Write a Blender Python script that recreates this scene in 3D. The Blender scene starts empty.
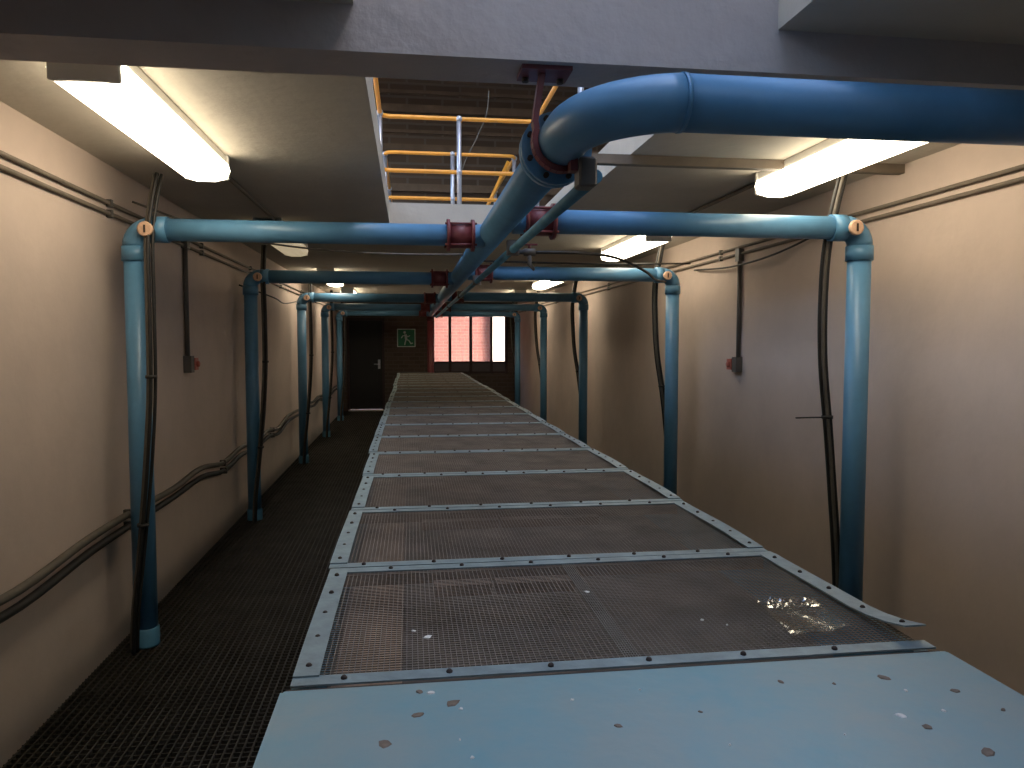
import bpy, math, random
from mathutils import Vector, Matrix
random.seed(7)
S = bpy.context.scene
COL = S.collection
PI = math.pi

# ------------------------------------------------------------------ camera, sky, sun, exposure
EYE = 1.52
cam = bpy.data.cameras.new('camera')
camo = bpy.data.objects.new('camera', cam); COL.objects.link(camo)
camo.location = (0, 0, EYE)
camo.rotation_euler = (math.radians(90 - 3.25), 0, math.radians(-7.82))
cam.sensor_width = 36; cam.lens = 750 / 1024 * 36
cam.clip_start = .05; cam.clip_end = 200
S.camera = camo

w = bpy.data.worlds.new('world'); S.world = w; w.use_nodes = True
wn = w.node_tree.nodes; wl = w.node_tree.links
bg = wn['Background']
sky = wn.new('ShaderNodeTexSky'); sky.sky_type = 'NISHITA'; sky.sun_disc = False
sky.sun_elevation = math.radians(32); sky.sun_rotation = math.radians(120); sky.dust_density = 4; sky.ozone_density = .6
wl.new(sky.outputs[0], bg.inputs[0]); bg.inputs[1].default_value = 1.5

sd = bpy.data.lights.new('sun', 'SUN'); sd.energy = 1.8; sd.angle = .01; sd.color = (1, .95, .88)
so = bpy.data.objects.new('sun', sd); COL.objects.link(so)
so.rotation_euler = Vector((-.75, .45, -.5)).to_track_quat('-Z', 'Y').to_euler()
so.location = (20, -5, 20)

S.view_settings.view_transform = 'Standard'; S.view_settings.look = 'None'
S.view_settings.exposure = .15; S.view_settings.gamma = 1
S.view_settings.use_curve_mapping = False
LAMP = 8.3                     # emission of the lit tubes' diffusers
LAMPCOL = (1.0, .87, .66)

# ------------------------------------------------------------------ materials
def mat(name, col, rough=.6, metal=0, var=.12, scale=6, bump=.0, bscale=40, col2=None, thr=None, spec=.5, stretch=None, alpha=None):
    m = bpy.data.materials.new(name); m.use_nodes = True
    n = m.node_tree.nodes; l = m.node_tree.links
    b = n['Principled BSDF']
    b.inputs['Roughness'].default_value = rough; b.inputs['Metallic'].default_value = metal
    b.inputs['Specular IOR Level'].default_value = spec
    tc = n.new('ShaderNodeTexCoord'); src = tc.outputs['Object']
    if stretch:
        mp = n.new('ShaderNodeMapping'); mp.inputs['Scale'].default_value = stretch
        l.new(src, mp.inputs[0]); src = mp.outputs[0]
    t = n.new('ShaderNodeTexNoise'); t.inputs['Scale'].default_value = scale
    t.inputs['Detail'].default_value = 6; t.inputs['Roughness'].default_value = .65
    l.new(src, t.inputs['Vector'])
    r = n.new('ShaderNodeValToRGB')
    c2 = col2 if col2 else tuple(c * (1 - var) for c in col)
    c1 = col if col2 else tuple(min(1, c * (1 + var)) for c in col)
    lo, hi = thr if thr else (.3, .7)
    r.color_ramp.elements[0].position = lo; r.color_ramp.elements[0].color = (*c2, 1)
    r.color_ramp.elements[1].position = hi; r.color_ramp.elements[1].color = (*c1, 1)
    l.new(t.outputs[0], r.inputs[0]); l.new(r.outputs[0], b.inputs['Base Color'])
    if bump:
        t2 = n.new('ShaderNodeTexNoise'); t2.inputs['Scale'].default_value = bscale; t2.inputs['Detail'].default_value = 5
        l.new(tc.outputs['Object'], t2.inputs['Vector'])
        bp = n.new('ShaderNodeBump'); bp.inputs['Strength'].default_value = bump; bp.inputs['Distance'].default_value = .02
        l.new(t2.outputs[0], bp.inputs['Height']); l.new(bp.outputs[0], b.inputs['Normal'])
    return m

def brick_mat(name, c1, c2, mortar, rough=.85, scale=1.0):
    m = bpy.data.materials.new(name); m.use_nodes = True
    n = m.node_tree.nodes; l = m.node_tree.links; b = n['Principled BSDF']
    b.inputs['Roughness'].default_value = rough
    tc = n.new('ShaderNodeTexCoord'); sp = n.new('ShaderNodeSeparateXYZ'); cb = n.new('ShaderNodeCombineXYZ')
    l.new(tc.outputs['Object'], sp.inputs[0]); l.new(sp.outputs['X'], cb.inputs['X']); l.new(sp.outputs['Z'], cb.inputs['Y'])
    t = n.new('ShaderNodeTexBrick'); l.new(cb.outputs[0], t.inputs['Vector'])
    t.inputs['Scale'].default_value = scale; t.inputs['Brick Width'].default_value = .23; t.inputs['Row Height'].default_value = .085
    t.inputs['Mortar Size'].default_value = .008
    t.inputs['Color1'].default_value = (*c1, 1); t.inputs['Color2'].default_value = (*c2, 1); t.inputs['Mortar'].default_value = (*mortar, 1)
    l.new(t.outputs['Color'], b.inputs['Base Color'])
    bp = n.new('ShaderNodeBump'); bp.inputs['Strength'].default_value = .4; bp.inputs['Distance'].default_value = .01; bp.invert = True
    l.new(t.outputs['Fac'], bp.inputs['Height']); l.new(bp.outputs[0], b.inputs['Normal'])
    return m

def emis(name, col, s):
    m = bpy.data.materials.new(name); m.use_nodes = True
    b = m.node_tree.nodes['Principled BSDF']
    b.inputs['Base Color'].default_value = (.85, .83, .78, 1); b.inputs['Roughness'].default_value = .5
    b.inputs['Emission Color'].default_value = (*col, 1); b.inputs['Emission Strength'].default_value = s
    return m

def clear(name, fac, rough=.03, tint=(1, 1, 1)):
    m = bpy.data.materials.new(name); m.use_nodes = True
    n = m.node_tree.nodes; l = m.node_tree.links
    n.remove(n['Principled BSDF'])
    tr = n.new('ShaderNodeBsdfTransparent'); tr.inputs[0].default_value = (*tint, 1)
    gl = n.new('ShaderNodeBsdfGlossy'); gl.inputs['Roughness'].default_value = rough
    mx = n.new('ShaderNodeMixShader'); mx.inputs[0].default_value = fac
    l.new(tr.outputs[0], mx.inputs[1]); l.new(gl.outputs[0], mx.inputs[2]); l.new(mx.outputs[0], n['Material Output'].inputs[0])
    return m

M = {
 'wall': mat('wall_plaster', (.57, .455, .38), .82, var=.09, scale=1.6, bump=.18, bscale=9),
 'ceil': mat('ceiling_concrete', (.52, .47, .39), .85, var=.10, scale=1.3, bump=.25, bscale=14),
 'beam': mat('beam_concrete', (.48, .43, .41), .9, var=.10, scale=2.2, bump=.3, bscale=18),
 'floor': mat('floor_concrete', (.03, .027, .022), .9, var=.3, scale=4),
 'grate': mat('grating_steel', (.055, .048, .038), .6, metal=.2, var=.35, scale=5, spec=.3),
 'blue': mat('blue_pipe', (.10, .255, .42), .36, var=.12, scale=5),
 'bluedeck': mat('blue_deck_paint', (.17, .35, .39), .5, col2=(.28, .36, .35), scale=4.5, thr=(.35, .7), bump=.08, bscale=30),
 'blueside': mat('blue_channel_paint', (.09, .25, .36), .5, var=.25, scale=6),
 'galv': mat('galvanised_strip', (.23, .30, .31), .5, metal=.15, var=.25, scale=14, bump=.06, bscale=60),
 'wire': mat('mesh_wire', (.22, .185, .15), .6, metal=.1, var=.3, scale=5),
 'wirel': mat('mesh_wire_clean', (.21, .195, .165), .5, metal=.2, var=.2, scale=9),
 'bolt': mat('rusty_bolt', (.05, .035, .028), .6, metal=.4, var=.3, scale=80),
 'bed': mat('channel_bed_grime', (.14, .11, .085), .75, var=.35, scale=3.5, bump=.3, bscale=25),
 'timber': mat('dusty_timber', (.33, .22, .145), .8, var=.22, scale=7, stretch=(6, 1, 6)),
 'maroon': mat('maroon_paint', (.16, .032, .035), .45, var=.2, scale=20),
 'steel': mat('bright_steel', (.55, .55, .56), .35, metal=.9, var=.1, scale=20),
 'yellow': mat('yellow_rail', (.72, .30, .03), .4, var=.08, scale=10),
 'galvpost': mat('galvanised_post', (.45, .46, .50), .35, metal=.7, var=.1, scale=20),
 'cable': mat('black_cable', (.018, .016, .014), .5, var=.2, scale=20),
 'cableg': mat('grey_cable', (.11, .095, .075), .55, var=.2, scale=20),
 'conduit': mat('painted_conduit', (.17, .135, .10), .6, var=.15, scale=10),
 'greybox': mat('grey_plastic', (.10, .09, .08), .5, var=.1, scale=10),
 'redbox': mat('faded_red_plastic', (.46, .12, .085), .5, var=.12, scale=14),
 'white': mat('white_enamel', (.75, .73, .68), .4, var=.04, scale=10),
 'lit': emis('lit_diffuser', LAMPCOL, LAMP),
 'dim': emis('dim_diffuser', (1, .8, .5), .35),
 'darkbrick': brick_mat('dark_brick', (.12, .085, .065), (.09, .065, .05), (.13, .105, .09)),
 'outbrick': brick_mat('sunlit_brick', (.30, .13, .125), (.25, .105, .10), (.30, .19, .185)),
 'outwhite': mat('white_render', (.9, .9, .9), .8, var=.03),
 'ground': mat('outdoor_ground', (.35, .32, .28), .9, var=.15, scale=2),
 'door': mat('dark_door_paint', (.012, .010, .009), .5, var=.2, scale=4),
 'frame': mat('dark_frame', (.045, .022, .022), .5, var=.2, scale=8),
 'panelgrey': mat('grey_panel', (.13, .11, .12), .6, var=.1, scale=6),
 'glass': clear('window_glass', .07),
 'film': clear('plastic_film', .30, .14, (.93, .92, .88)),
 'signgreen': mat('sign_green', (.02, .20, .09), .5, var=.05),
 'signwhite': mat('sign_white', (.75, .85, .78), .5, var=.05),
 'girt': mat('hall_girt', (.16, .105, .07), .8, var=.2, scale=3),
 'hallwall': brick_mat('hall_wall', (.12, .075, .05), (.085, .055, .04), (.13, .10, .08), scale=.3),
 'roof': mat('hall_roof', (.10, .075, .055), .85, var=.2, scale=2),
 'hallside': mat('hall_side', (.55, .53, .50), .85, var=.08, scale=1),
 'copper': mat('pale_cap', (.62, .40, .27), .45, var=.15, scale=40),
 'chipw': mat('white_chip', (.75, .74, .68), .7, var=.1, scale=60),
 'chipb': mat('brown_flake', (.20, .15, .11), .85, var=.25, scale=60),
}

# ------------------------------------------------------------------ mesh builder
class MB:
    def __init__(s): s.v = []; s.f = []; s.s = []
    def quad(s, a, b, c, d, sm=False):
        i = len(s.v); s.v += [a, b, c, d]; s.f.append((i, i+1, i+2, i+3)); s.s.append(sm); return s
    def poly(s, pts):
        i = len(s.v); s.v += pts; s.f.append(tuple(range(i, i+len(pts)))); s.s.append(False); return s
    def box(s, x0, x1, y0, y1, z0, z1, mtx=None):
        i = len(s.v)
        p = [(x0,y0,z0),(x1,y0,z0),(x1,y1,z0),(x0,y1,z0),(x0,y0,z1),(x1,y0,z1),(x1,y1,z1),(x0,y1,z1)]
        if mtx: p = [tuple(mtx @ Vector(q)) for q in p]
        s.v += p
        for q in ((0,3,2,1),(4,5,6,7),(0,1,5,4),(1,2,6,5),(2,3,7,6),(3,0,4,7)):
            s.f.append(tuple(i+k for k in q)); s.s.append(False)
        return s
    def bbox(s, x0, x1, y0, y1, z0, z1, b=.004):
        """box with chamfered vertical and top edges"""
        i = len(s.v)
        def ring(d, z): 
            return [(x0+d,y0+d+b,z),(x0+d+b,y0+d,z),(x1-d-b,y0+d,z),(x1-d,y0+d+b,z),(x1-d,y1-d-b,z),(x1-d-b,y1-d,z),(x0+d+b,y1-d,z),(x0+d,y1-d-b,z)]
        R = [ring(b, z0), ring(0, z0+b), ring(0, z1-b), ring(b, z1)]
        for r in R: s.v += r
        for k in range(3):
            for j in range(8):
                s.f.append((i+k*8+j, i+k*8+(j+1)%8, i+(k+1)*8+(j+1)%8, i+(k+1)*8+j)); s.s.append(False)
        s.f.append(tuple(i+j for j in reversed(range(8)))); s.s.append(False)
        s.f.append(tuple(i+24+j for j in range(8))); s.s.append(False)
        return s
    def tube(s, pts, r, n=12, caps=True):
        pts = [Vector(p) for p in pts]
        rs = r if isinstance(r, (list, tuple)) else [r]*len(pts)
        t0 = (pts[1]-pts[0]).normalized()
        up = Vector((0,0,1)) if abs(t0.z) < .9 else Vector((0,1,0))
        a = t0.cross(up).normalized(); base = len(s.v); prev = t0
        for k, p in enumerate(pts):
            if k == 0: t = t0
            elif k == len(pts)-1: t = (pts[k]-pts[k-1]).normalized()
            else:
                u1=(pts[k]-pts[k-1]); u2=(pts[k+1]-pts[k])
                t = (u1.normalized()+u2.normalized())
                t = t.normalized() if t.length>1e-6 else prev
            q = prev.rotation_difference(t); a = (q @ a); a = (a - t*a.dot(t)).normalized(); bb = t.cross(a); prev = t
            for j in range(n):
                an = 2*PI*j/n
                s.v.append(tuple(p + (a*math.cos(an)+bb*math.sin(an))*rs[k]))
        for k in range(len(pts)-1):
            for j in range(n):
                s.f.append((base+k*n+j, base+k*n+(j+1)%n, base+(k+1)*n+(j+1)%n, base+(k+1)*n+j)); s.s.append(True)
        if caps:
            s.f.append(tuple(base+j for j in reversed(range(n)))); s.s.append(False)
            e = base+(len(pts)-1)*n
            s.f.append(tuple(e+j for j in range(n))); s.s.append(False)
        return s
    def ball(s, c, r, n=10, m=6):
        pts = []; rs = []
        for k in range(m+1):
            a = -PI/2 + PI*k/m
            pts.append((c[0], c[1], c[2]+r*math.sin(a))); rs.append(max(r*math.cos(a), r*.05))
        return s.tube(pts, rs, n)
    def mesh(s, name, m):
        me = bpy.data.meshes.new(name); me.from_pydata(s.v, [], s.f); me.materials.append(m)
        me.polygons.foreach_set('use_smooth', s.s); me.update(); return me
    def build(s, name, m, parent=None, loc=None):
        o = bpy.data.objects.new(name, s.mesh(name, m)); COL.objects.link(o)
        if parent: o.parent = parent
        if loc: o.location = loc
        return o

def inst(name, me, parent=None, loc=(0,0,0), rot=(0,0,0)):
    o = bpy.data.objects.new(name, me); COL.objects.link(o); o.parent = parent; o.location = loc; o.rotation_euler = rot; return o
def empty(name, loc=(0,0,0), rz=0):
    o = bpy.data.objects.new(name, None); COL.objects.link(o); o.location = loc; o.rotation_euler = (0,0,rz); o.empty_display_size = .1; return o
def tag(o, label, cat, group=None):
    o['label'] = label; o['category'] = cat
    if group: o['group'] = group
    return o
def struct(o, label, cat='structure'):
    o['kind'] = 'structure'; o['label'] = label; o['category'] = cat; return o
def copy_tree(o, parent=None):
    c = o.copy(); COL.objects.link(c)
    c.parent = parent
    for ch in list(o.children): copy_tree(ch, c)
    return c
def arc(c, r, a0, a1, n, u, v):
    c = Vector(c); u = Vector(u); v = Vector(v)
    return [tuple(c + u*r*math.cos(a0+(a1-a0)*k/n) + v*r*math.sin(a0+(a1-a0)*k/n)) for k in range(n+1)]
def smooth_path(p, sub=6):
    P = [Vector(q) for q in p]; out = []
    for i in range(len(P)-1):
        p0 = P[max(i-1,0)]; p1 = P[i]; p2 = P[i+1]; p3 = P[min(i+2,len(P)-1)]
        for k in range(sub):
            t = k/sub
            out.append(.5*((2*p1)+(p2-p0)*t+(2*p0-5*p1+4*p2-p3)*t*t+(3*p1-p0-3*p2+p3)*t**3))
    out.append(P[-1]); return out

# ------------------------------------------------------------------ the setting
XL, XR, YB, YE = -1.46, 2.42, -2.0, 16.7
ZC, ZT = 2.39, 2.545                    # ceiling underside, top of that slab
OX0, OX1, OY1 = -.135, 1.03, 5.68       # opening in the ceiling above the covered channel
HX0, HX1, HZ = -5.0, 5.0, 7.5           # hall above

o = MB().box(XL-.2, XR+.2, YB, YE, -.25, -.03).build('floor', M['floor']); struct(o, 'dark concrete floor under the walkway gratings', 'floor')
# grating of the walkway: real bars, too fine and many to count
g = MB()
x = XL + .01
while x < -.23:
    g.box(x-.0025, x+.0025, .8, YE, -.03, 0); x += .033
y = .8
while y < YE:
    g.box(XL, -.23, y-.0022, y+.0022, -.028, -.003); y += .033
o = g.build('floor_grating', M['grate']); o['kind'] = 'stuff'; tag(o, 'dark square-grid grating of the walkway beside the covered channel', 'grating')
g = MB(); x = 1.06
while x < XR:
    g.box(x-.0025, x+.0025, .8, YE, -.03, 0); x += .033
y = .8
while y < YE:
    g.box(1.05, XR, y-.0022, y+.0022, -.028, -.003); y += .033
o = g.build('floor_grating', M['grate']); o['kind'] = 'stuff'; tag(o, 'dark square-grid grating between the covered channel and the bare wall', 'grating')

o = MB().box(XL-.2, XL, YB, YE, -.25, ZC).build('wall_left', M['wall']); struct(o, 'beige plastered wall with sagging low cables', 'wall')
o = MB().box(XR, XR+.2, YB, YE, -.25, ZC).build('wall_right', M['wall']); struct(o, 'beige plastered wall with hairline cracks and no low cables', 'wall')
o = MB().box(XL-.2, XR+.2, YB-.2, YB, -.25, ZC).build('wall_front', M['wall']); struct(o, 'beige plastered wall closing the corridor', 'wall')
c = MB().box(HX0, OX0, YB-.2, YE, ZC, ZT).box(OX1, HX1, YB-.2, YE, ZC, ZT).box(OX0, OX1, OY1, YE, ZC, ZT)
o = c.build('ceiling', M['ceil']); struct(o, 'painted concrete ceiling slab with a long opening over the channel', 'ceiling')
o = MB().box(XL-.05, XR+.05, 2.03, 2.22, 2.272, 2.75).build('ceiling_beam', M['beam']); struct(o, 'grey concrete beam crossing under the ceiling', 'beam')

# end wall of the corridor: door on one side, barred window on the other
DX0, DX1, DZ = -1.34, -.53, 2.03
WX0, WX1, WZ0, WZ1 = .50, 2.20, .80, 2.17
e = MB()
e.box(XL-.2, DX0, YE, YE+.22, -.25, ZC).box(DX0, DX1, YE, YE+.22, DZ, ZC).box(DX0, DX1, YE, YE+.22, -.25, -.005)
e.box(DX1, WX0, YE, YE+.22, -.25, ZC).box(WX0, WX1, YE, YE+.22, -.25, WZ0).box(WX0, WX1, YE, YE+.22, WZ1, ZC).box(WX1, XR+.2, YE, YE+.22, -.25, ZC)
o = e.build('wall_back', M['darkbrick']); struct(o, 'dark brown brick wall with the exit door and the barred window', 'wall')

d = empty('door_1', (DX0, YE, 0)); struct(d, 'very dark closed door in the brick wall', 'door')
W_ = DX1-DX0
MB().box(.0, .05, -.02, .12, 0, DZ).box(W_-.05, W_, -.02, .12, 0, DZ).box(.05, W_-.05, -.02, .12, DZ-.05, DZ).build('door_frame', M['frame'], d)
lf = MB().box(.05, W_-.05, .05, .09, .03, DZ-.05)
for z0, z1 in ((.18, .9), (1.05, 1.85)): lf.box(.16, W_-.16, .04, .05, z0, z1)
lf = lf.build('door_leaf', M['door'], d)
MB().tube([(W_-.12, .05, 1.02), (W_-.12, -.02, 1.02), (W_-.23, -.02, 1.02)], .011, 8).box(W_-.145, W_-.095, .035, .05, .92, 1.12).build('handle', M['steel'], lf)
MB().box(.02, W_-.02, -.05, .12, -.005, .022).build('gap_light_strip', M['white'], d)  # pale strip painted in for the light showing under the door

wd = empty('window_1', (WX0, YE, WZ0)); struct(wd, 'window of upright dark bars with a grey lower panel', 'window')
ww, wh = WX1-WX0, WZ1-WZ0
bars = [0.03, .405, .87, 1.33, ww-.03]
MB().box(0, ww, .04, .12, 0, .05).box(0, ww, .04, .12, wh-.06, wh).box(0, ww, .04, .12, .235, .275).build('window_frame', M['frame'], wd)
for i, bx in enumerate(bars):
    MB().box(bx-.03, bx+.03, .0, .13, 0, wh).build('mullion', M['frame'], wd)
for i in range(4):
    MB().box(bars[i]+.03, bars[i+1]-.03, .075, .081, .275, wh-.06).build('pane', M['glass'], wd)
    MB().box(bars[i]+.03, bars[i+1]-.03, .06, .10, .05, .235).build('lower_panel', M['panelgrey'], wd)

# outdoors beyond the window
o = MB().box(-12, 14, YE+.22, 40, -.4, -.1).build('ground', M['ground']); struct(o, 'pale ground outside the window', 'ground')
o = MB().box(-6, 12, 20.2, 20.5, -.1, 4.2).build('wall_outside', M['outbrick']); struct(o, 'sunlit pink brick wall outside the barred window', 'wall')
o = tag(MB().bbox(2.20, 3.6, 20.05, 20.19, -.1, 4.0, .01).build('outdoor_pier', M['outwhite']), 'bright white rendered pier in front of the sunlit brick wall', 'pier')

# hall above: end wall with girts, unseen gaps added in roof and west wall for daylight
hw = MB().box(HX0, HX1, YE, YE+.22, ZC, HZ).build('wall_hall', M['hallwall']); struct(hw, 'brown end wall of the hall above the opening', 'wall')
z = 3.5
k = 0
while z < HZ-.1:
    MB().box(HX0, HX1, YE-.16 if k % 2 else YE-.07, YE, z, z+(.16 if k % 2 else .07)).build('girt', M['girt'], hw); z += .42; k += 1
r_ = MB().box(HX0-.3, HX1+.3, 6.0, YE+.5, HZ, HZ+.1).box(HX0-.3, HX1+.3, YB-3, -1.6, HZ, HZ+.1).box(HX0-.3, -1.8, -1.6, 6.0, HZ, HZ+.1).box(2.6, HX1+.3, -1.6, 6.0, HZ, HZ+.1).build('roof', M['roof']); struct(r_, 'dark hall roof with purlins', 'roof')
for y in (6.2, 8.2, 10.2, 12.2, 14.2, 16.0):
    MB().box(HX0, HX1, y-.06, y+.06, HZ-.2, HZ).build('purlin', M['girt'], r_)
for sx, nm in ((HX0, 'wall_hall_west'), (HX1, 'wall_hall_east')):
    o = MB().box(sx-.1, sx+.1, YB-.2, YE, ZC, 4.6).box(sx-.1, sx+.1, YB-.2, YE, 6.9, HZ)
    for y in (0, 4, 8, 12, 16): o.box(sx-.1, sx+.1, y-.2, y+.2, 4.6, 6.9)
    if sx > 0: o = MB().box(sx-.1, sx+.1, YB-.2, YE, ZC, HZ)  # unseen east side closed to keep the sun off the corridor
    o = o.build(nm, M['hallside']); struct(o, 'pale solid side wall of the hall' if sx > 0 else 'pale side wall of the hall with an added opening for daylight', 'wall')
o = MB().box(HX0, HX1, YB-.4, YB-.2, ZC, HZ).build('wall_hall_front', M['hallside']); struct(o, 'pale end wall of the hall behind the beam', 'wall')

# ------------------------------------------------------------------ covered channel
DX_L, DX_R, DZT = -.21, 1.015, .92
Y0, PITCH, NP = 1.30, .685, 19
ch = empty('channel', (DX_L, .25, 0)); tag(ch, 'long raised blue channel under the mesh covers', 'channel')
CW = DX_R-DX_L; CL = Y0+PITCH*NP-.25
for x0 in (0.0, CW-.03): MB().box(x0, x0+.03, 0, CL, -.03, DZT-.012).build('side_wall', M['blueside'], ch)
for y0 in (0.0, CL-.03): MB().box(.03, CW-.03, y0, y0+.03, -.03, DZT-.012).build('end_wall', M['blueside'], ch)
MB().box(.03, CW-.03, .03, CL-.03, .72, .78).build('bed', M['bed'], ch)
MB().box(.05, .19, .9, CL-.1, .78, .83).build('timber_runner', M['timber'], ch)
for k in range(NP):
    y = Y0-.25+PITCH*(k+.875)
    xs = [.22, .50, .86] if k else [.24, .40, .62]
    for j in range(2):
        MB().box(.03+xs[j], .03+xs[j+1]-.012, y, y+.05, .865, .893).build('timber_batten', M['timber'], ch)
# supports under the panel joints
for k in range(1, NP):
    y = Y0-.25+PITCH*k
    MB().box(.03, CW-.03, y-.02, y+.02, DZT-.04, DZT-.012).build('cross_rail', M['timber'], ch)

pl = empty('cover_plate', (DX_L, .25, DZT)); tag(pl, 'plain light blue painted steel plate with scattered dirt next to the mesh covers', 'plate')
MB().box(-.006, CW+.004, 0, Y0-.25-.012, -.012, .004).build('sheet', M['bluedeck'], pl)
MB().box(-.012, -.006, 0, Y0-.25-.012, -.09, .002).build('folded_edge', M['bluedeck'], pl)
MB().box(CW+.004, CW+.010, 0, Y0-.25-.012, -.09, .002).build('folded_edge', M['bluedeck'], pl)
MB().box(-.004, CW, Y0-.25-.008, Y0-.25-.001, -.012, .001).build('joint_strip', M['bolt'], pl)

SW = .046            # width of the flat strips
def wire_mesh(w, l):
    m = MB(); step = .0105; t = .00075
    n = int(w/step)
    for i in range(n+1):
        x = i*w/n; m.box(x-t, x+t, 0, l, -.0008, .0006)
    n = int(l/step)
    for i in range(n+1):
        y = i*l/n; m.box(0, w, y-t, y+t, -.0006, .0010)
    return m
PW, PL = CW-.004, PITCH-.008
mesh_sheet = wire_mesh(PW-.02, PL-.02).mesh('wire_mesh', M['wire'])
def strip_mesh(l, w, m, wav=0, lift=0):
    b = MB(); n = 10; th = .0035
    top = []; 
    for i in range(n+1):
        t = i/n; z = wav*math.sin(t*PI*1.5) + lift*max(0, (.35-t)/.35)**2
        top.append((t*l, z))
    for i in range(n):
        (a, za), (c, zc) = top[i], top[i+1]
        b.quad((a,0,za+th),(c,0,zc+th),(c,w,zc+th),(a,w,za+th)); b.quad((a,0,za),(a,w,za),(c,w,zc),(c,0,zc))
        b.quad((a,0,za),(c,0,zc),(c,0,zc+th),(a,0,za+th)); b.quad((a,w,za),(a,w,za+th),(c,w,zc+th),(c,w,zc))
    b.quad((0,0,top[0][1]),(0,0,top[0][1]+th),(0,w,top[0][1]+th),(0,w,top[0][1]))
    e_ = top[-1]; b.quad((e_[0],0,e_[1]),(e_[0],w,e_[1]),(e_[0],w,e_[1]+th),(e_[0],0,e_[1]+th))
    return b
cross_a = strip_mesh(PW, .036, None).mesh('cross_strip', M['galv'])
side_a = strip_mesh(PL-.05, SW, None, .003).mesh('side_strip', M['galv'])
side_lift = strip_mesh(PL-.06, SW, None, .002, .030).mesh('side_strip', M['galv'])
boltm = MB().tube([(0,0,0),(0,0,.003),(0,0,.006)], [.0058,.0058,.003], 8).mesh('bolt', M['bolt'])
ORD = ['first','second','third','fourth','fifth','sixth','seventh','eighth','ninth','tenth','eleventh','twelfth','thirteenth','fourteenth','fifteenth','sixteenth','seventeenth','eighteenth','nineteenth']
for k in range(NP):
    jx = 0 if k == 0 else random.uniform(-.012, .008); jr = 0 if k == 0 else random.uniform(-.006, .006)
    p = empty('mesh_cover_panel', (DX_L+.002+jx, Y0+PITCH*k+.004, DZT), jr)
    lab = ('wire mesh cover panel with galvanised strips beside the plain blue plate' if k == 0 else
           '%s wire mesh cover panel counted from the plain blue plate' % ORD[k])
    if k == NP-1: lab = 'last wire mesh cover panel, at the far end of the channel before the brick wall'
    tag(p, lab, 'cover panel', 'wire mesh cover panels along the channel')
    inst('wire_mesh', mesh_sheet, p, (.01, .01, 0))
    zt = .002
    inst('cross_strip', cross_a, p, (0, 0, zt)); inst('cross_strip', cross_a, p, (0, PL-.036, zt))
    # side strips run along y
    inst('side_strip', side_a, p, (SW, .03, zt+.0037), (0,0,PI/2))
    inst('side_strip', side_lift if k == 0 else side_a, p, (PW, .03, zt+.0037), (0,0,PI/2))
    nb = 6 if k < 6 else 4
    for j in range(nb):
        for yy, off in ((.018, 0), (PL-.018, .45)):
            xb = .09 + (PW-.18)*(j+off*.8)/(nb-.4)
            inst('bolt', boltm, p, (min(xb, PW-.02), yy, zt+.0035))
    for j in range(5 if k < 6 else 3):
        nn = 5 if k < 6 else 3
        yb = .07+(PL-.14)*j/(nn-1)
        for xb in (SW*.5, PW-SW*.5):
            lift = 0
            if k == 0 and xb > .5:
                t = (yb-.03)/(PL-.06); lift = .002*math.sin(t*PI*1.5)+.030*max(0,(.35-t)/.35)**2
            inst('bolt', boltm, p, (xb, yb, zt+.0065+lift))
    if k == 0:
        sm = MB()
        for i in range(6): 
            x = .61+i*.0052; sm.box(x-.0008, x+.0008, .03, PL-.03, .0012, .0026)
        for i in range(62):
            y = .03+i*(PL-.06)/61; sm.box(.61, .636, y-.0008, y+.0008, .0022, .0034)
        sm.build('mesh_seam', M['wirel'], p)

# clear film on the first panel
fm = MB(); n = 22
cs = [Vector((.764,1.377,0)), Vector((.905,1.40,0)), Vector((.918,1.59,0)), Vector((.785,1.608,0))]
rnd = random.Random(3); grid = []
for j in range(n+1):
    row = []
    for i in range(n+1):
        u, v = i/n, j/n
        q = cs[0]*(1-u)*(1-v)+cs[1]*u*(1-v)+cs[2]*u*v+cs[3]*(1-u)*v
        edge = max(0, 1-v/.10)**2*.012*(.7+.3*math.sin(u*9)) + max(0, (v-.78)/.22)*.009*rnd.random() + .0005*rnd.random() + .002*math.sin(u*5+v*3)**2
        row.append((q.x, q.y, edge))
    grid.append(row)
for j in range(n):
    for i in range(n):
        fm.quad(grid[j][i], grid[j][i+1], grid[j+1][i+1], grid[j+1][i])
tag(fm.build('plastic_film', M['film'], None, (0, 0, DZT+.0045)), 'crinkled clear plastic film lying on the mesh cover nearest the blue plate', 'plastic film')

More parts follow.
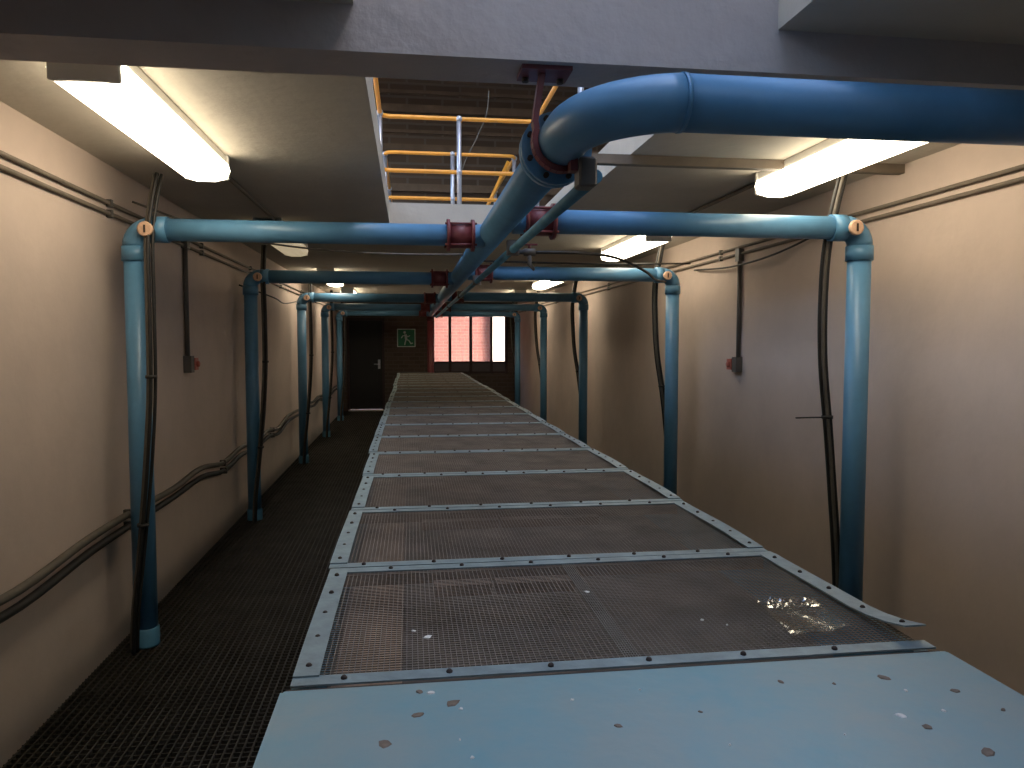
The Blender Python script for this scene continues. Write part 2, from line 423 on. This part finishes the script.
# debris on the plate and the covers
def chip(x, y, z, r, kind, asp=1.6, rot=0.0):
    rn = random.Random(int(x*1e4)+int(y*1e3)); b = MB(); m_ = 7
    low = []; top = []
    for j in range(m_):
        a = 2*PI*j/m_; rr = r*rn.uniform(.65, 1.1)
        px, py = rr*math.cos(a)*asp, rr*math.sin(a)
        low.append((px*math.cos(rot)-py*math.sin(rot), px*math.sin(rot)+py*math.cos(rot), 0))
    h = .0016 if kind != 'dark' else .004
    top = [(p_[0]*.8, p_[1]*.8, h*rn.uniform(.7, 1.3)) for p_ in low]
    b.v = low+top
    for j in range(m_): b.f.append((j, (j+1)%m_, m_+(j+1)%m_, m_+j)); b.s.append(False)
    b.f.append(tuple(range(m_, 2*m_))); b.s.append(False); b.f.append(tuple(reversed(range(m_)))); b.s.append(False)
    nm, mt, lb, gr = {'white': ('paint_chip', 'chipw', 'small white paint chip lying on the blue plate', 'white chips on the blue plate'),
        'brown': ('rust_flake', 'chipb', 'small brown dirt flake lying on the blue plate', 'brown flakes on the blue plate'),
        'mesh': ('grit_chip', 'chipw', 'pale chip of grit lying on the mesh cover beside the blue plate', 'pale grit on the mesh covers')}[kind]
    tag(b.build(nm, M[mt], None, (x, y, z)), lb, 'debris', gr)
ca, sa = math.cos(math.radians(7.82)), math.sin(math.radians(7.82)); cp, sp_ = math.cos(math.radians(3.25)), math.sin(math.radians(3.25))
def on_deck(px, py, z=DZT+.004):        # where the ray through a photo pixel meets the deck
    R = Vector((ca, -sa, 0)); F = Vector((sa*cp, ca*cp, -sp_)); U = R.cross(F)
    dr = R*(px-512)/750 + U*(384-py)/750 + F
    t = (z-EYE)/dr.z; return dr.x*t, dr.y*t
for px, py, r in [(431,693,.006),(461,709,.0035),(572,700,.003),(472,758,.0035),(460,740,.002),(901,716,.0075),(906,691,.004),(944,711,.004),(640,690,.002),(730,745,.002),(845,735,.0018)]:
    x, y = on_deck(px, py); chip(x, y, DZT+.004, r, 'white', 1.3, px)
for px, py, r in [(453,703,.010),(418,715,.008),(385,744,.010),(618,726,.006),(781,682,.005),(955,691,.007),(885,678,.010),(928,727,.008),(987,752,.010),(1003,710,.004),(834,684,.003),(700,712,.003),(420,692,.006)]:
    x, y = on_deck(px, py); chip(x, y, DZT+.004, r, 'brown', 1.5, px)
for px, py, r in [(414,631,.005),(428,637,.008),(587,592,.006),(702,620,.005),(727,625,.003)]:
    x, y = on_deck(px, py, DZT+.002); chip(x, y, DZT+.002, r, 'mesh', 1.4, px)

# ------------------------------------------------------------------ main pipe
MX, MZ, MR = .43, 2.08, .068
mp = empty('main_pipe', (MX, 2.2, MZ)); tag(mp, 'large blue pipe hung along the corridor above the channel, turning off at the beam', 'pipe')
MB().tube([(0, .03, 0), (0, 12.75, 0)], MR, 24).build('straight_pipe', M['blue'], mp)
BR = .23
el = [(0, -.03, 0), (0, -.18, 0)] + arc((BR, -.18, 0), BR, PI, 1.5*PI, 12, (1,0,0), (0,1,0))[1:] 
el = [(0, -.03, 0)] + [(p[0], p[1], p[2]+.02*min(1, i/12)) for i, p in enumerate(el[1:])]
MB().tube(el, MR+.001, 24).build('elbow', M['blue'], mp)
ex = el[-1]
MB().tube([(ex[0], ex[1], ex[2]), (XR-MX, ex[1], ex[2])], MR, 24).build('side_run', M['blue'], mp)
MB().tube([(ex[0]-.004, ex[1], ex[2]), (ex[0]+.006, ex[1], ex[2])], MR+.003, 24).build('socket', M['blue'], mp)
FL = MB().tube([(0, -.03, 0), (0, -.008, 0)], .104, 28).build('flange', M['blue'], mp)
MB().tube([(0, -.002, 0), (0, .03, 0)], .104, 28).build('flange', M['blue'], mp)
for j in range(8):
    a = 2*PI*(j+.5)/8
    MB().tube([(.087*math.cos(a), -.045, .087*math.sin(a)), (.087*math.cos(a), .045, .087*math.sin(a))], .008, 8).build('flange_bolt', M['bolt'], mp)
# far end turns down into the channel
de = [(0, 12.75, 0)] + arc((0, 12.75, -.15), .15, PI/2, 0, 8, (0,1,0), (0,0,1))[1:]
MB().tube(de, MR+.004, 20).build('end_elbow', M['maroon'], mp)
MB().tube([(0, 12.9, -.15), (0, 12.9, -MZ)], MR, 20).build('end_drop', M['maroon'], mp)

# hanger strap from the beam round the pipe
hg = empty('pipe_hanger', (MX, 2.10, 2.272)); tag(hg, 'dark red flat-bar pipe hanger bolted under the concrete beam', 'hanger')
MB().box(-.12, .02, -.045, .06, -.012, 0).build('bracket_plate', M['maroon'], hg)
zc = MZ-2.272
sp = [(-.058, 0, -.012), (-.066, 0, -.06), (-.078, 0, zc+.05)] + [(math.cos(a)*.079, 0, zc+math.sin(a)*.079) for a in [PI*(.88+.07*j) for j in range(14)]]
b = MB()
for i in range(len(sp)-1):
    p0, p1 = Vector(sp[i]), Vector(sp[i+1]); t = (p1-p0).normalized(); nrm = Vector((t.z, 0, -t.x))*.008
    for s_ in (1,):
        a0, a1, c0, c1 = p0-nrm, p0+nrm, p1-nrm, p1+nrm
        hw_ = Vector((0, .018, 0))
        b.quad(tuple(a0-hw_), tuple(c0-hw_), tuple(c0+hw_), tuple(a0+hw_)); b.quad(tuple(a1-hw_), tuple(a1+hw_), tuple(c1+hw_), tuple(c1-hw_))
        b.quad(tuple(a0-hw_), tuple(a1-hw_), tuple(c1-hw_), tuple(c0-hw_)); b.quad(tuple(a0+hw_), tuple(c0+hw_), tuple(c1+hw_), tuple(a1+hw_))
b.build('strap', M['maroon'], hg)
for xx in (-.1, 0): MB().tube([(xx, .03, -.024), (xx, .03, -.012)], .010, 6).build('bolt', M['bolt'], hg)

# ------------------------------------------------------------------ branch pipes
BRR = .055
def branch(side, xcol, y):
    """root at the foot of the downpipe; the run goes to the main pipe"""
    s = 1 if side == 'L' else -1
    L = abs(MX-xcol)
    rt = empty('branch_pipe', (xcol, y, 0))
    zc = 2.065; er = .085
    MB().tube([(0,0,.001), (0,0,zc-er)], BRR, 20).build('downpipe', M['blue'], rt)
    MB().tube([(0,0,.001), (0,0,.01), (0,0,.09), (0,0,.095)], [BRR+.007,BRR+.007,BRR+.007,BRR+.001], 20).build('foot_collar', M['blueside'], rt)
    e_ = arc((s*er, 0, zc-er), er, PI, PI/2, 8, (s,0,0), (0,0,1))
    elb = MB().tube(e_, BRR+.004, 20).build('elbow', M['blue'], rt)
    MB().tube([(0,0,zc-er-.07), (0,0,zc-er)], BRR+.009, 20).build('socket', M['blue'], elb)
    MB().tube([(s*er,0,zc), (s*(er+.07),0,zc)], BRR+.009, 20).build('socket', M['blue'], elb)
    MB().tube([(s*er,0,zc), (s*(L-.16),0,zc)], BRR, 20).build('cross_run', M['blue'], rt)
    MB().tube([(s*(L-.16),0,zc), (s*(L-.04),0,zc)], BRR+.004, 20).build('tee_stub', M['blue'], rt)
    # access cap facing along the corridor
    cx_ = s*.075
    MB().tube([(cx_, -.035, zc-.01), (cx_, -.088, zc-.01)], .028, 14).build('cap_neck', M['blueside'], rt)
    cpp = MB().tube([(cx_, -.082, zc-.01), (cx_, -.094, zc-.01), (cx_, -.098, zc-.01)], [.036,.036,.030], 16).build('access_cap', M['copper'], rt)
    MB().box(cx_-.004, cx_+.004, -.1035, -.096, zc-.028, zc+.008).build('cap_slot', M['bolt'], cpp)
    # maroon coupling
    c0, c1 = s*(L-.225), s*(L-.10)
    cpl = MB().tube([(c0,0,zc), (c1,0,zc)], .066, 20).build('coupling', M['maroon'], rt)
    cpl['label'] = 'dark red bolted coupling'
    for xx in (c0, c1):
        MB().tube([(xx-.008,0,zc), (xx+.008,0,zc)], .082, 20).build('coupling_ring', M['maroon'], cpl)
    for j in range(4):
        a = PI/4+PI/2*j
        MB().tube([(c0-s*.018, .075*math.cos(a), zc+.075*math.sin(a)), (c1+s*.018, .075*math.cos(a), zc+.075*math.sin(a))], .006, 8).build('tie_rod', M['steel'] if j == 0 else M['maroon'], cpl)
    return rt
XCL, XCR = -1.315, 2.165
YL = [3.9, 6.58, 9.6, 12.2, 14.7]; YR = [3.4, 6.0, 9.2, 12.0, 14.95]
b0 = branch('L', XCL, YL[0]); b1 = branch('R', XCR, YR[0])
for (src, xc, ys, wn_) in ((b0, XCL, YL, 'the wall with sagging low cables'), (b1, XCR, YR, 'the bare wall')):
    for i, y in enumerate(ys):
        r = src if i == 0 else copy_tree(src)
        r.location = (xc, y, 0)
        tag(r, '%s blue branch pipe from the concrete beam, dropping down %s' % (ORD[i], wn_), 'pipe', 'blue branch pipes')

# ------------------------------------------------------------------ thin pipe under the main pipe, valve, hose
TX, TZ = .515, 1.975
tp = empty('thin_pipe', (TX, 2.1, TZ)); tag(tp, 'thin grey-blue pipe clamped below the large blue main pipe', 'pipe')
MB().tube([(0,-.05,0), (0,12.0,0)], .02, 12).build('straight_pipe', M['blueside'], tp)
MB().bbox(-.055, -.005, -.09, -.02, -.035, .045, .006).build('clamp_block', M['greybox'], tp)
MB().box(-.075, -.055, -.07, -.03, .01, .045).build('clamp_lug', M['maroon'], tp)
for y in (1.6, 3.6, 5.4, 7.6): MB().box(-.03, .03, y, y+.04, -.028, .045).build('clip', M['greybox'], tp)
va = empty('hose_valve', (TX+.02, 3.82, TZ)); tag(va, 'small dark tap on the thin pipe feeding a sagging hose', 'valve')
MB().tube([(0,0,0), (.05,0,.0), (.05,0,.0), (.11,0,0)], [.012,.012,.02,.02], 10).build('body', M['greybox'], va)
MB().tube([(.08,0,0), (.08,0,-.06), (.105,0,-.09)], [.012,.012,.008], 8).build('spout', M['greybox'], va)
MB().tube([(.08,0,.02), (.08,0,.035)], .008, 8).box(.05, .12, -.01, .01, .035, .043).build('handle', M['maroon'], va)
tag(MB().tube(smooth_path([(TX+.13,3.82,TZ), (.9,3.9,1.985), (1.15,4.1,1.985), (1.45,4.5,1.95), (1.75,5.2,1.96), (2.05,5.85,2.0)], 6), .008, 8).build('hose', M['cable']),
    'thin dark hose sagging from the tap to the second branch pipe', 'hose')

# strut across the ceiling
tag(MB().box(.56, 1.04, 3.44, 3.485, 2.345, 2.389).box(1.04, XR, 3.44, 3.485, 2.345, 2.389).box(.56, .60, 3.43, 3.495, 2.335, 2.345).build('ceiling_strut', M['conduit']),
    'narrow grey strut fixed across the ceiling by the first branch pipe', 'strut')

# ------------------------------------------------------------------ batten lights
def lamp(lit):
    t = empty('batten_light', (0,0,ZC))
    MB().bbox(-.09, .09, -.68, .68, -.045, 0, .005).build('housing', M['white'], t)
    dif = MB()
    prof = [(-.098,-.045), (-.108,-.075), (-.09,-.112), (-.04,-.125), (.04,-.125), (.09,-.112), (.108,-.075), (.098,-.045)]
    for i in range(len(prof)-1):
        (a, za), (c_, zb) = prof[i], prof[i+1]
        dif.quad((a,-.66,za), (a,.66,za), (c_,.66,zb), (c_,-.66,zb))
    dif.poly([(p[0],-.66,p[1]) for p in prof]); dif.poly([(p[0],.66,p[1]) for p in reversed(prof)])
    dif.poly([(-.098,-.66,-.045),(.098,-.66,-.045),(.098,.66,-.045),(-.098,.66,-.045)])
    dif.build('diffuser', M['lit'] if lit else M['dim'], t)
    for y in (-.68, .66): MB().bbox(-.10, .10, y, y+.02, -.115, -.0, .004).build('end_cap', M['white'], t)
    return t
LA, LB = lamp(True), lamp(False)
used = set()
spots = [(-.93, 3.05, 1, 'glowing batten light between the concrete beam and the first branch pipe, low-cable side'),
         (-.98, 6.2, 0, 'dim batten light before the second branch pipe, low-cable side'),
         (-.98, 9.9, 1, 'third glowing batten light from the concrete beam, low-cable side'),
         (-.98, 13.1, 1, 'fourth batten light from the concrete beam, low-cable side'),
         (1.88, 13.3, 1, 'fourth batten light from the concrete beam, bare-wall side'),
         (1.88, 3.05, 1, 'glowing batten light between the concrete beam and the first branch pipe, bare-wall side'),
         (1.88, 6.2, 1, 'second glowing batten light from the concrete beam, bare-wall side'),
         (1.88, 10.1, 1, 'third glowing batten light from the concrete beam, bare-wall side')]
for x, y, lit, lb in spots:
    src = LA if lit else LB
    r = src if src.name not in used else copy_tree(src)
    used.add(src.name); r.location = (x, y, ZC); tag(r, lb, 'light', 'batten lights under the ceiling')
for x, y0, y1, sd_ in ((-.93, 3.74, 5.5, 'low-cable side'), (1.88, 3.74, 5.5, 'bare-wall side')):
    tag(MB().tube([(x,y0,ZC-.012), (x,y1,ZC-.012)], .012, 8).build('ceiling_conduit', M['conduit']), 'thin conduit on the ceiling joining two batten lights on the %s' % sd_, 'conduit')

# ------------------------------------------------------------------ wall conduits, switches
def wconduit(x, z, s, lb):
    c = empty('wall_conduit', (x, YB, z)); tag(c, lb, 'conduit')
    MB().tube([(s*.012, 0, 0), (s*.012, 18.4, 0)], .011, 8).build('tube', M['conduit'], c)
    cm = MB().box(0, s*.026, -.012, .012, -.018, .018).mesh('clip', M['greybox'])
    for k in range(11): inst('clip', cm, c, (0, 1.0+k*1.65, 0))
wconduit(XL, 2.195, 1, 'upper of two straight conduits high on the wall with low cables')
wconduit(XL, 2.145, 1, 'lower of two straight conduits high on the wall with low cables')
wconduit(XR, 2.208, -1, 'upper of two straight conduits high on the bare wall')
wconduit(XR, 2.160, -1, 'lower of two straight conduits high on the bare wall')

def switch(x, y, z, s, lb):
    t = empty('stop_switch', (x, y, z)); tag(t, lb, 'switch', 'stop switches on the walls')
    MB().tube([(s*.018, 0, .05), (s*.018, 0, .80)], .016, 8).build('drop_conduit', M['greybox'], t)
    MB().box(0, s*.04, -.03, .03, .76, .85).build('junction_box', M['greybox'], t)
    MB().box(0, s*.05, -.035, .035, -.05, .06).build('switch_box', M['greybox'], t)
    bt = MB().box(0, s*.055, .037, .115, -.035, .045).build('button_box', M['redbox'], t); bt['label'] = 'faded red button box'
    MB().tube([(s*.055, .076, .005), (s*.07, .076, .005), (s*.074, .076, .005)], [.02,.02,.012], 10).build('button', M['redbox'], bt)
switch(XL, 5.18, 1.365, 1, 'grey and faded red switch under a conduit on the low-cable wall')
switch(XR, 5.25, 1.345, -1, 'grey and faded red switch under a conduit on the bare wall')

# low sagging cables along one wall
for nm, zz, xx, mt, lb in (('wall_cable', .632, .022, 'cableg', 'upper thick grimy cable sagging low along the beige wall'), ('wall_cable', .572, .026, 'cable', 'lower thick dark cable sagging low along the beige wall')):
    rn = random.Random(int(zz*1000)); pts = [(XL+xx, YB, zz+.02)]
    y = YB+.6; i = 0
    sag = [.0, -.012, .008, -.02, .012, -.018, .01, -.03, .0]
    while y < YE-.2:
        pts.append((XL+xx+rn.uniform(0, .006), y, zz + sag[i % 9] + (-.035 if 6 < y < 8.6 else 0) + (.01 if zz < .6 and 4.3 < y < 5.4 else 0))); y += .62; i += 1
    t = empty(nm, (0,0,0)); tag(t, lb, 'cable')
    sp_pts = smooth_path(pts, 5)
    MB().tube(sp_pts, .018, 8).build('cable', M[mt], t)
    for y in (2.2, 4.1, 6.0, 8.2, 10.4, 12.6):
        c_ = min(sp_pts, key=lambda v: abs(v.y-y))
        MB().box(XL, c_.x+.021, c_.y-.012, c_.y+.012, c_.z-.022, c_.z+.022).build('saddle', M['greybox'], t)

# cable bundles at the downpipes
def bundle(paths, mats, r=.009, ties=()):
    t = empty('cable_bundle')
    for p, m_ in zip(paths, mats): MB().tube(smooth_path(p, 5), r, 8).build('cable', M[m_], t)
    for (x, y, z) in ties: MB().tube([(x,y,z-.008),(x,y,z+.008)], .028, 10).build('cable_tie', M['cable'], t)
    return t
def lp(dx, dy):
    return [(.115+dx, -.02+dy, 2.33), (.085+dx, -.07+dy, 2.05), (.085+dx, -.085+dy, 1.7), (.082+dx, -.088+dy, 1.3), (.055+dx, -.09+dy, .9), (.015+dx*.8, -.09+dy, .5), (-.02+dx*.8, -.09+dy, .2), (-.03+dx*.8, -.09+dy, 0)]
lb0 = bundle([lp(0, 0), lp(.017, .01), lp(-.014, .004), lp(.004, -.017)], ['cable', 'cable', 'cableg', 'cable'], .0085, [(.085, -.088, 1.35), (.03, -.092, .63)])
for i, y in enumerate(YL):
    r = lb0 if i == 0 else copy_tree(lb0); r.location = (XCL, y, 0)
    if i: r.rotation_euler = (0, 0, .5)
    tag(r, 'dark cable bundle by the %s branch pipe from the beam, low-cable wall' % ORD[i], 'cable', 'cable bundles at the downpipes')
def rp(dx, dy):
    return [(-.09+dx, .0+dy, 2.33), (-.145+dx, .03+dy, 2.0), (-.145+dx, .06+dy, 1.7), (-.125+dx, .08+dy, 1.4), (-.080+dx, .10+dy, 1.1), (-.045+dx, .11+dy, .8), (-.01+dx, .11+dy, .4), (.01+dx, .11+dy, 0)]
rb0 = bundle([rp(0, 0), rp(.018, .008), rp(-.012, .012), rp(.006, .02)], ['cableg', 'cable', 'cable', 'cableg'], .009, [(-.082, .108, 1.14)])
for i, y in enumerate(YR):
    r = rb0 if i == 0 else copy_tree(rb0); r.location = (XCR, y, 0)
    if i: r.rotation_euler = (0, 0, -.35)
    tag(r, 'dark cable bundle by the %s branch pipe from the beam, bare wall' % ORD[i], 'cable', 'cable bundles at the downpipes')

MB().tube([(-.09, .105, 1.14), (-.26, .09, 1.14)], .004, 6).build('tie_tail', M['cable'], rb0)

# loose wires
for nm, pts, r, mt, lb in (
    ('loose_wire', [(XL+.05, 4.15, 2.24), (-1.0, 4.35, 2.11), (-.6, 4.5, 2.06), (-.1, 4.6, 2.045), (.34, 4.7, 2.06)], .006, 'cableg', 'thin grey wire sagging from the low-cable wall to the main pipe'),
    ('loose_wire', [(XR-.03, 3.9, 2.19), (XR-.06, 4.6, 2.09), (XR-.06, 5.3, 2.07), (XR-.03, 6.1, 2.12)], .007, 'cable', 'thin dark wire sagging under the conduits on the bare wall'),
    ('loose_wire', [(.52, 5.9, 2.15), (1.0, 5.92, 2.145), (1.6, 5.94, 2.145), (2.3, 5.96, 2.16)], .008, 'cable', 'thin dark wire lying along the top of the second branch pipe'),
    ('loose_wire', [(XL+.03, 6.7, 2.0), (-1.25, 7.3, 1.93), (-1.3, 8.2, 1.92), (-1.35, 9.4, 2.0)], .007, 'cable', 'thin dark wire sagging between the second and third branch pipes')):
    tag(MB().tube(smooth_path(pts, 6), r, 6).build(nm, M[mt]), lb, 'wire')

# ------------------------------------------------------------------ exit sign
sg = empty('exit_sign', (-.255, YE-.012, 1.397)); tag(sg, 'green emergency exit sign with a pale running figure and pale border', 'sign')
q = .40
MB().box(0, q, 0, .012, 0, q).build('sign_panel', M['signgreen'], sg)
bd = MB(); tb = .02
bd.box(0, q, -.003, 0, 0, tb).box(0, q, -.003, 0, q-tb, q).box(0, tb, -.003, 0, tb, q-tb).box(q-tb, q, -.003, 0, tb, q-tb).build('sign_border', M['signwhite'], sg)
fg = MB()
def limb(pts, w0):
    for i in range(len(pts)-1):
        p0, p1 = Vector((pts[i][0], 0, pts[i][1])), Vector((pts[i+1][0], 0, pts[i+1][1])); t = (p1-p0).normalized(); nv = Vector((t.z, 0, -t.x))*w0; p0 = p0-t*w0*.6; p1 = p1+t*w0*.6
        for yy in (0,):
            a = [p0-nv, p0+nv, p1+nv, p1-nv]
            fg.poly([(v.x, -.004, v.z) for v in a]); fg.poly([(v.x, 0, v.z) for v in reversed(a)])
limb([(.185, .265), (.20, .17)], .026)              # torso
limb([(.20, .17), (.255, .145), (.30, .075), (.335, .085)], .013)   # leading leg
limb([(.195, .165), (.175, .10), (.165, .05)], .013)                # trailing leg
limb([(.19, .26), (.235, .225), (.275, .25)], .010)                 # arm forward
limb([(.18, .26), (.125, .245), (.095, .20)], .010)                 # arm back
fg.tube([(.165, -.004, .32), (.165, 0, .32)], .028, 14)
fg.build('running_figure', M['signwhite'], sg)

# ------------------------------------------------------------------ guard rails on the floor above
def rounded(pts, r, n=5):
    P = [Vector(p) for p in pts]; out = [P[0]]
    for i in range(1, len(P)-1):
        d0 = (P[i-1]-P[i]).normalized(); d1 = (P[i+1]-P[i]).normalized()
        a, b_ = P[i]+d0*r, P[i]+d1*r
        for k in range(n+1):
            t = k/n; out.append(a*(1-t)**2 + P[i]*2*t*(1-t) + b_*t*t)
    out.append(P[-1]); return out
RX0, RX1 = -.235, 1.15
def guard(loc, ya, yb, lb, posts):
    t = empty('guard_rail', loc); tag(t, lb, 'railing', 'yellow guard rails on the floor above')
    for z, nm in ((.96, 'top_rail'), (.49, 'mid_rail')):
        MB().tube(rounded([(RX0, yb, z), (RX0, ya, z), (RX1, ya, z), (RX1, yb, z)], .10), .019, 10).build(nm, M['yellow'], t)
    for (x, y) in posts:
        p = MB().tube([(x,y,0), (x,y,.96)], .021, 10).tube([(x,y,0),(x,y,.012)], .05, 12).build('post', M['galvpost'], t)
        for z in (.96, .49): MB().ball((x,y,z), .032).build('ball_fitting', M['galvpost'], p)
    return t
guard((0, 0, ZT), 6.83, -1.5, 'yellow guard rail around the ceiling opening on galvanised posts', [(RX0, 6.73), (.46, 6.83), (RX1, 6.73), (RX0, 5.0), (RX1, 5.0), (RX0, 3.2), (RX1, 3.2)])
g2 = guard((0, 0, ZT), 8.1, 11.5, 'yellow guard rail beyond the ceiling opening, with a sloping stair rail', [(RX0, 8.2), (.475, 8.1), (RX1, 8.2), (RX0, 10), (RX1, 10)])
MB().tube([(1.10, 8.3, .95), (.82, 8.3, .36), (.66, 8.3, .0)], .019, 10).build('stair_rail', M['yellow'], g2)
tag(MB().tube(smooth_path([(.95, 8.9, ZT+1.9), (.93, 9.0, ZT+1.65), (.80, 9.0, ZT+1.35), (.62, 9.0, ZT+.9), (.60, 9.0, ZT)], 5), .006, 6).build('loose_rope', M['cableg']), 'thin pale rope hanging behind the guard rails in the hall above', 'rope')
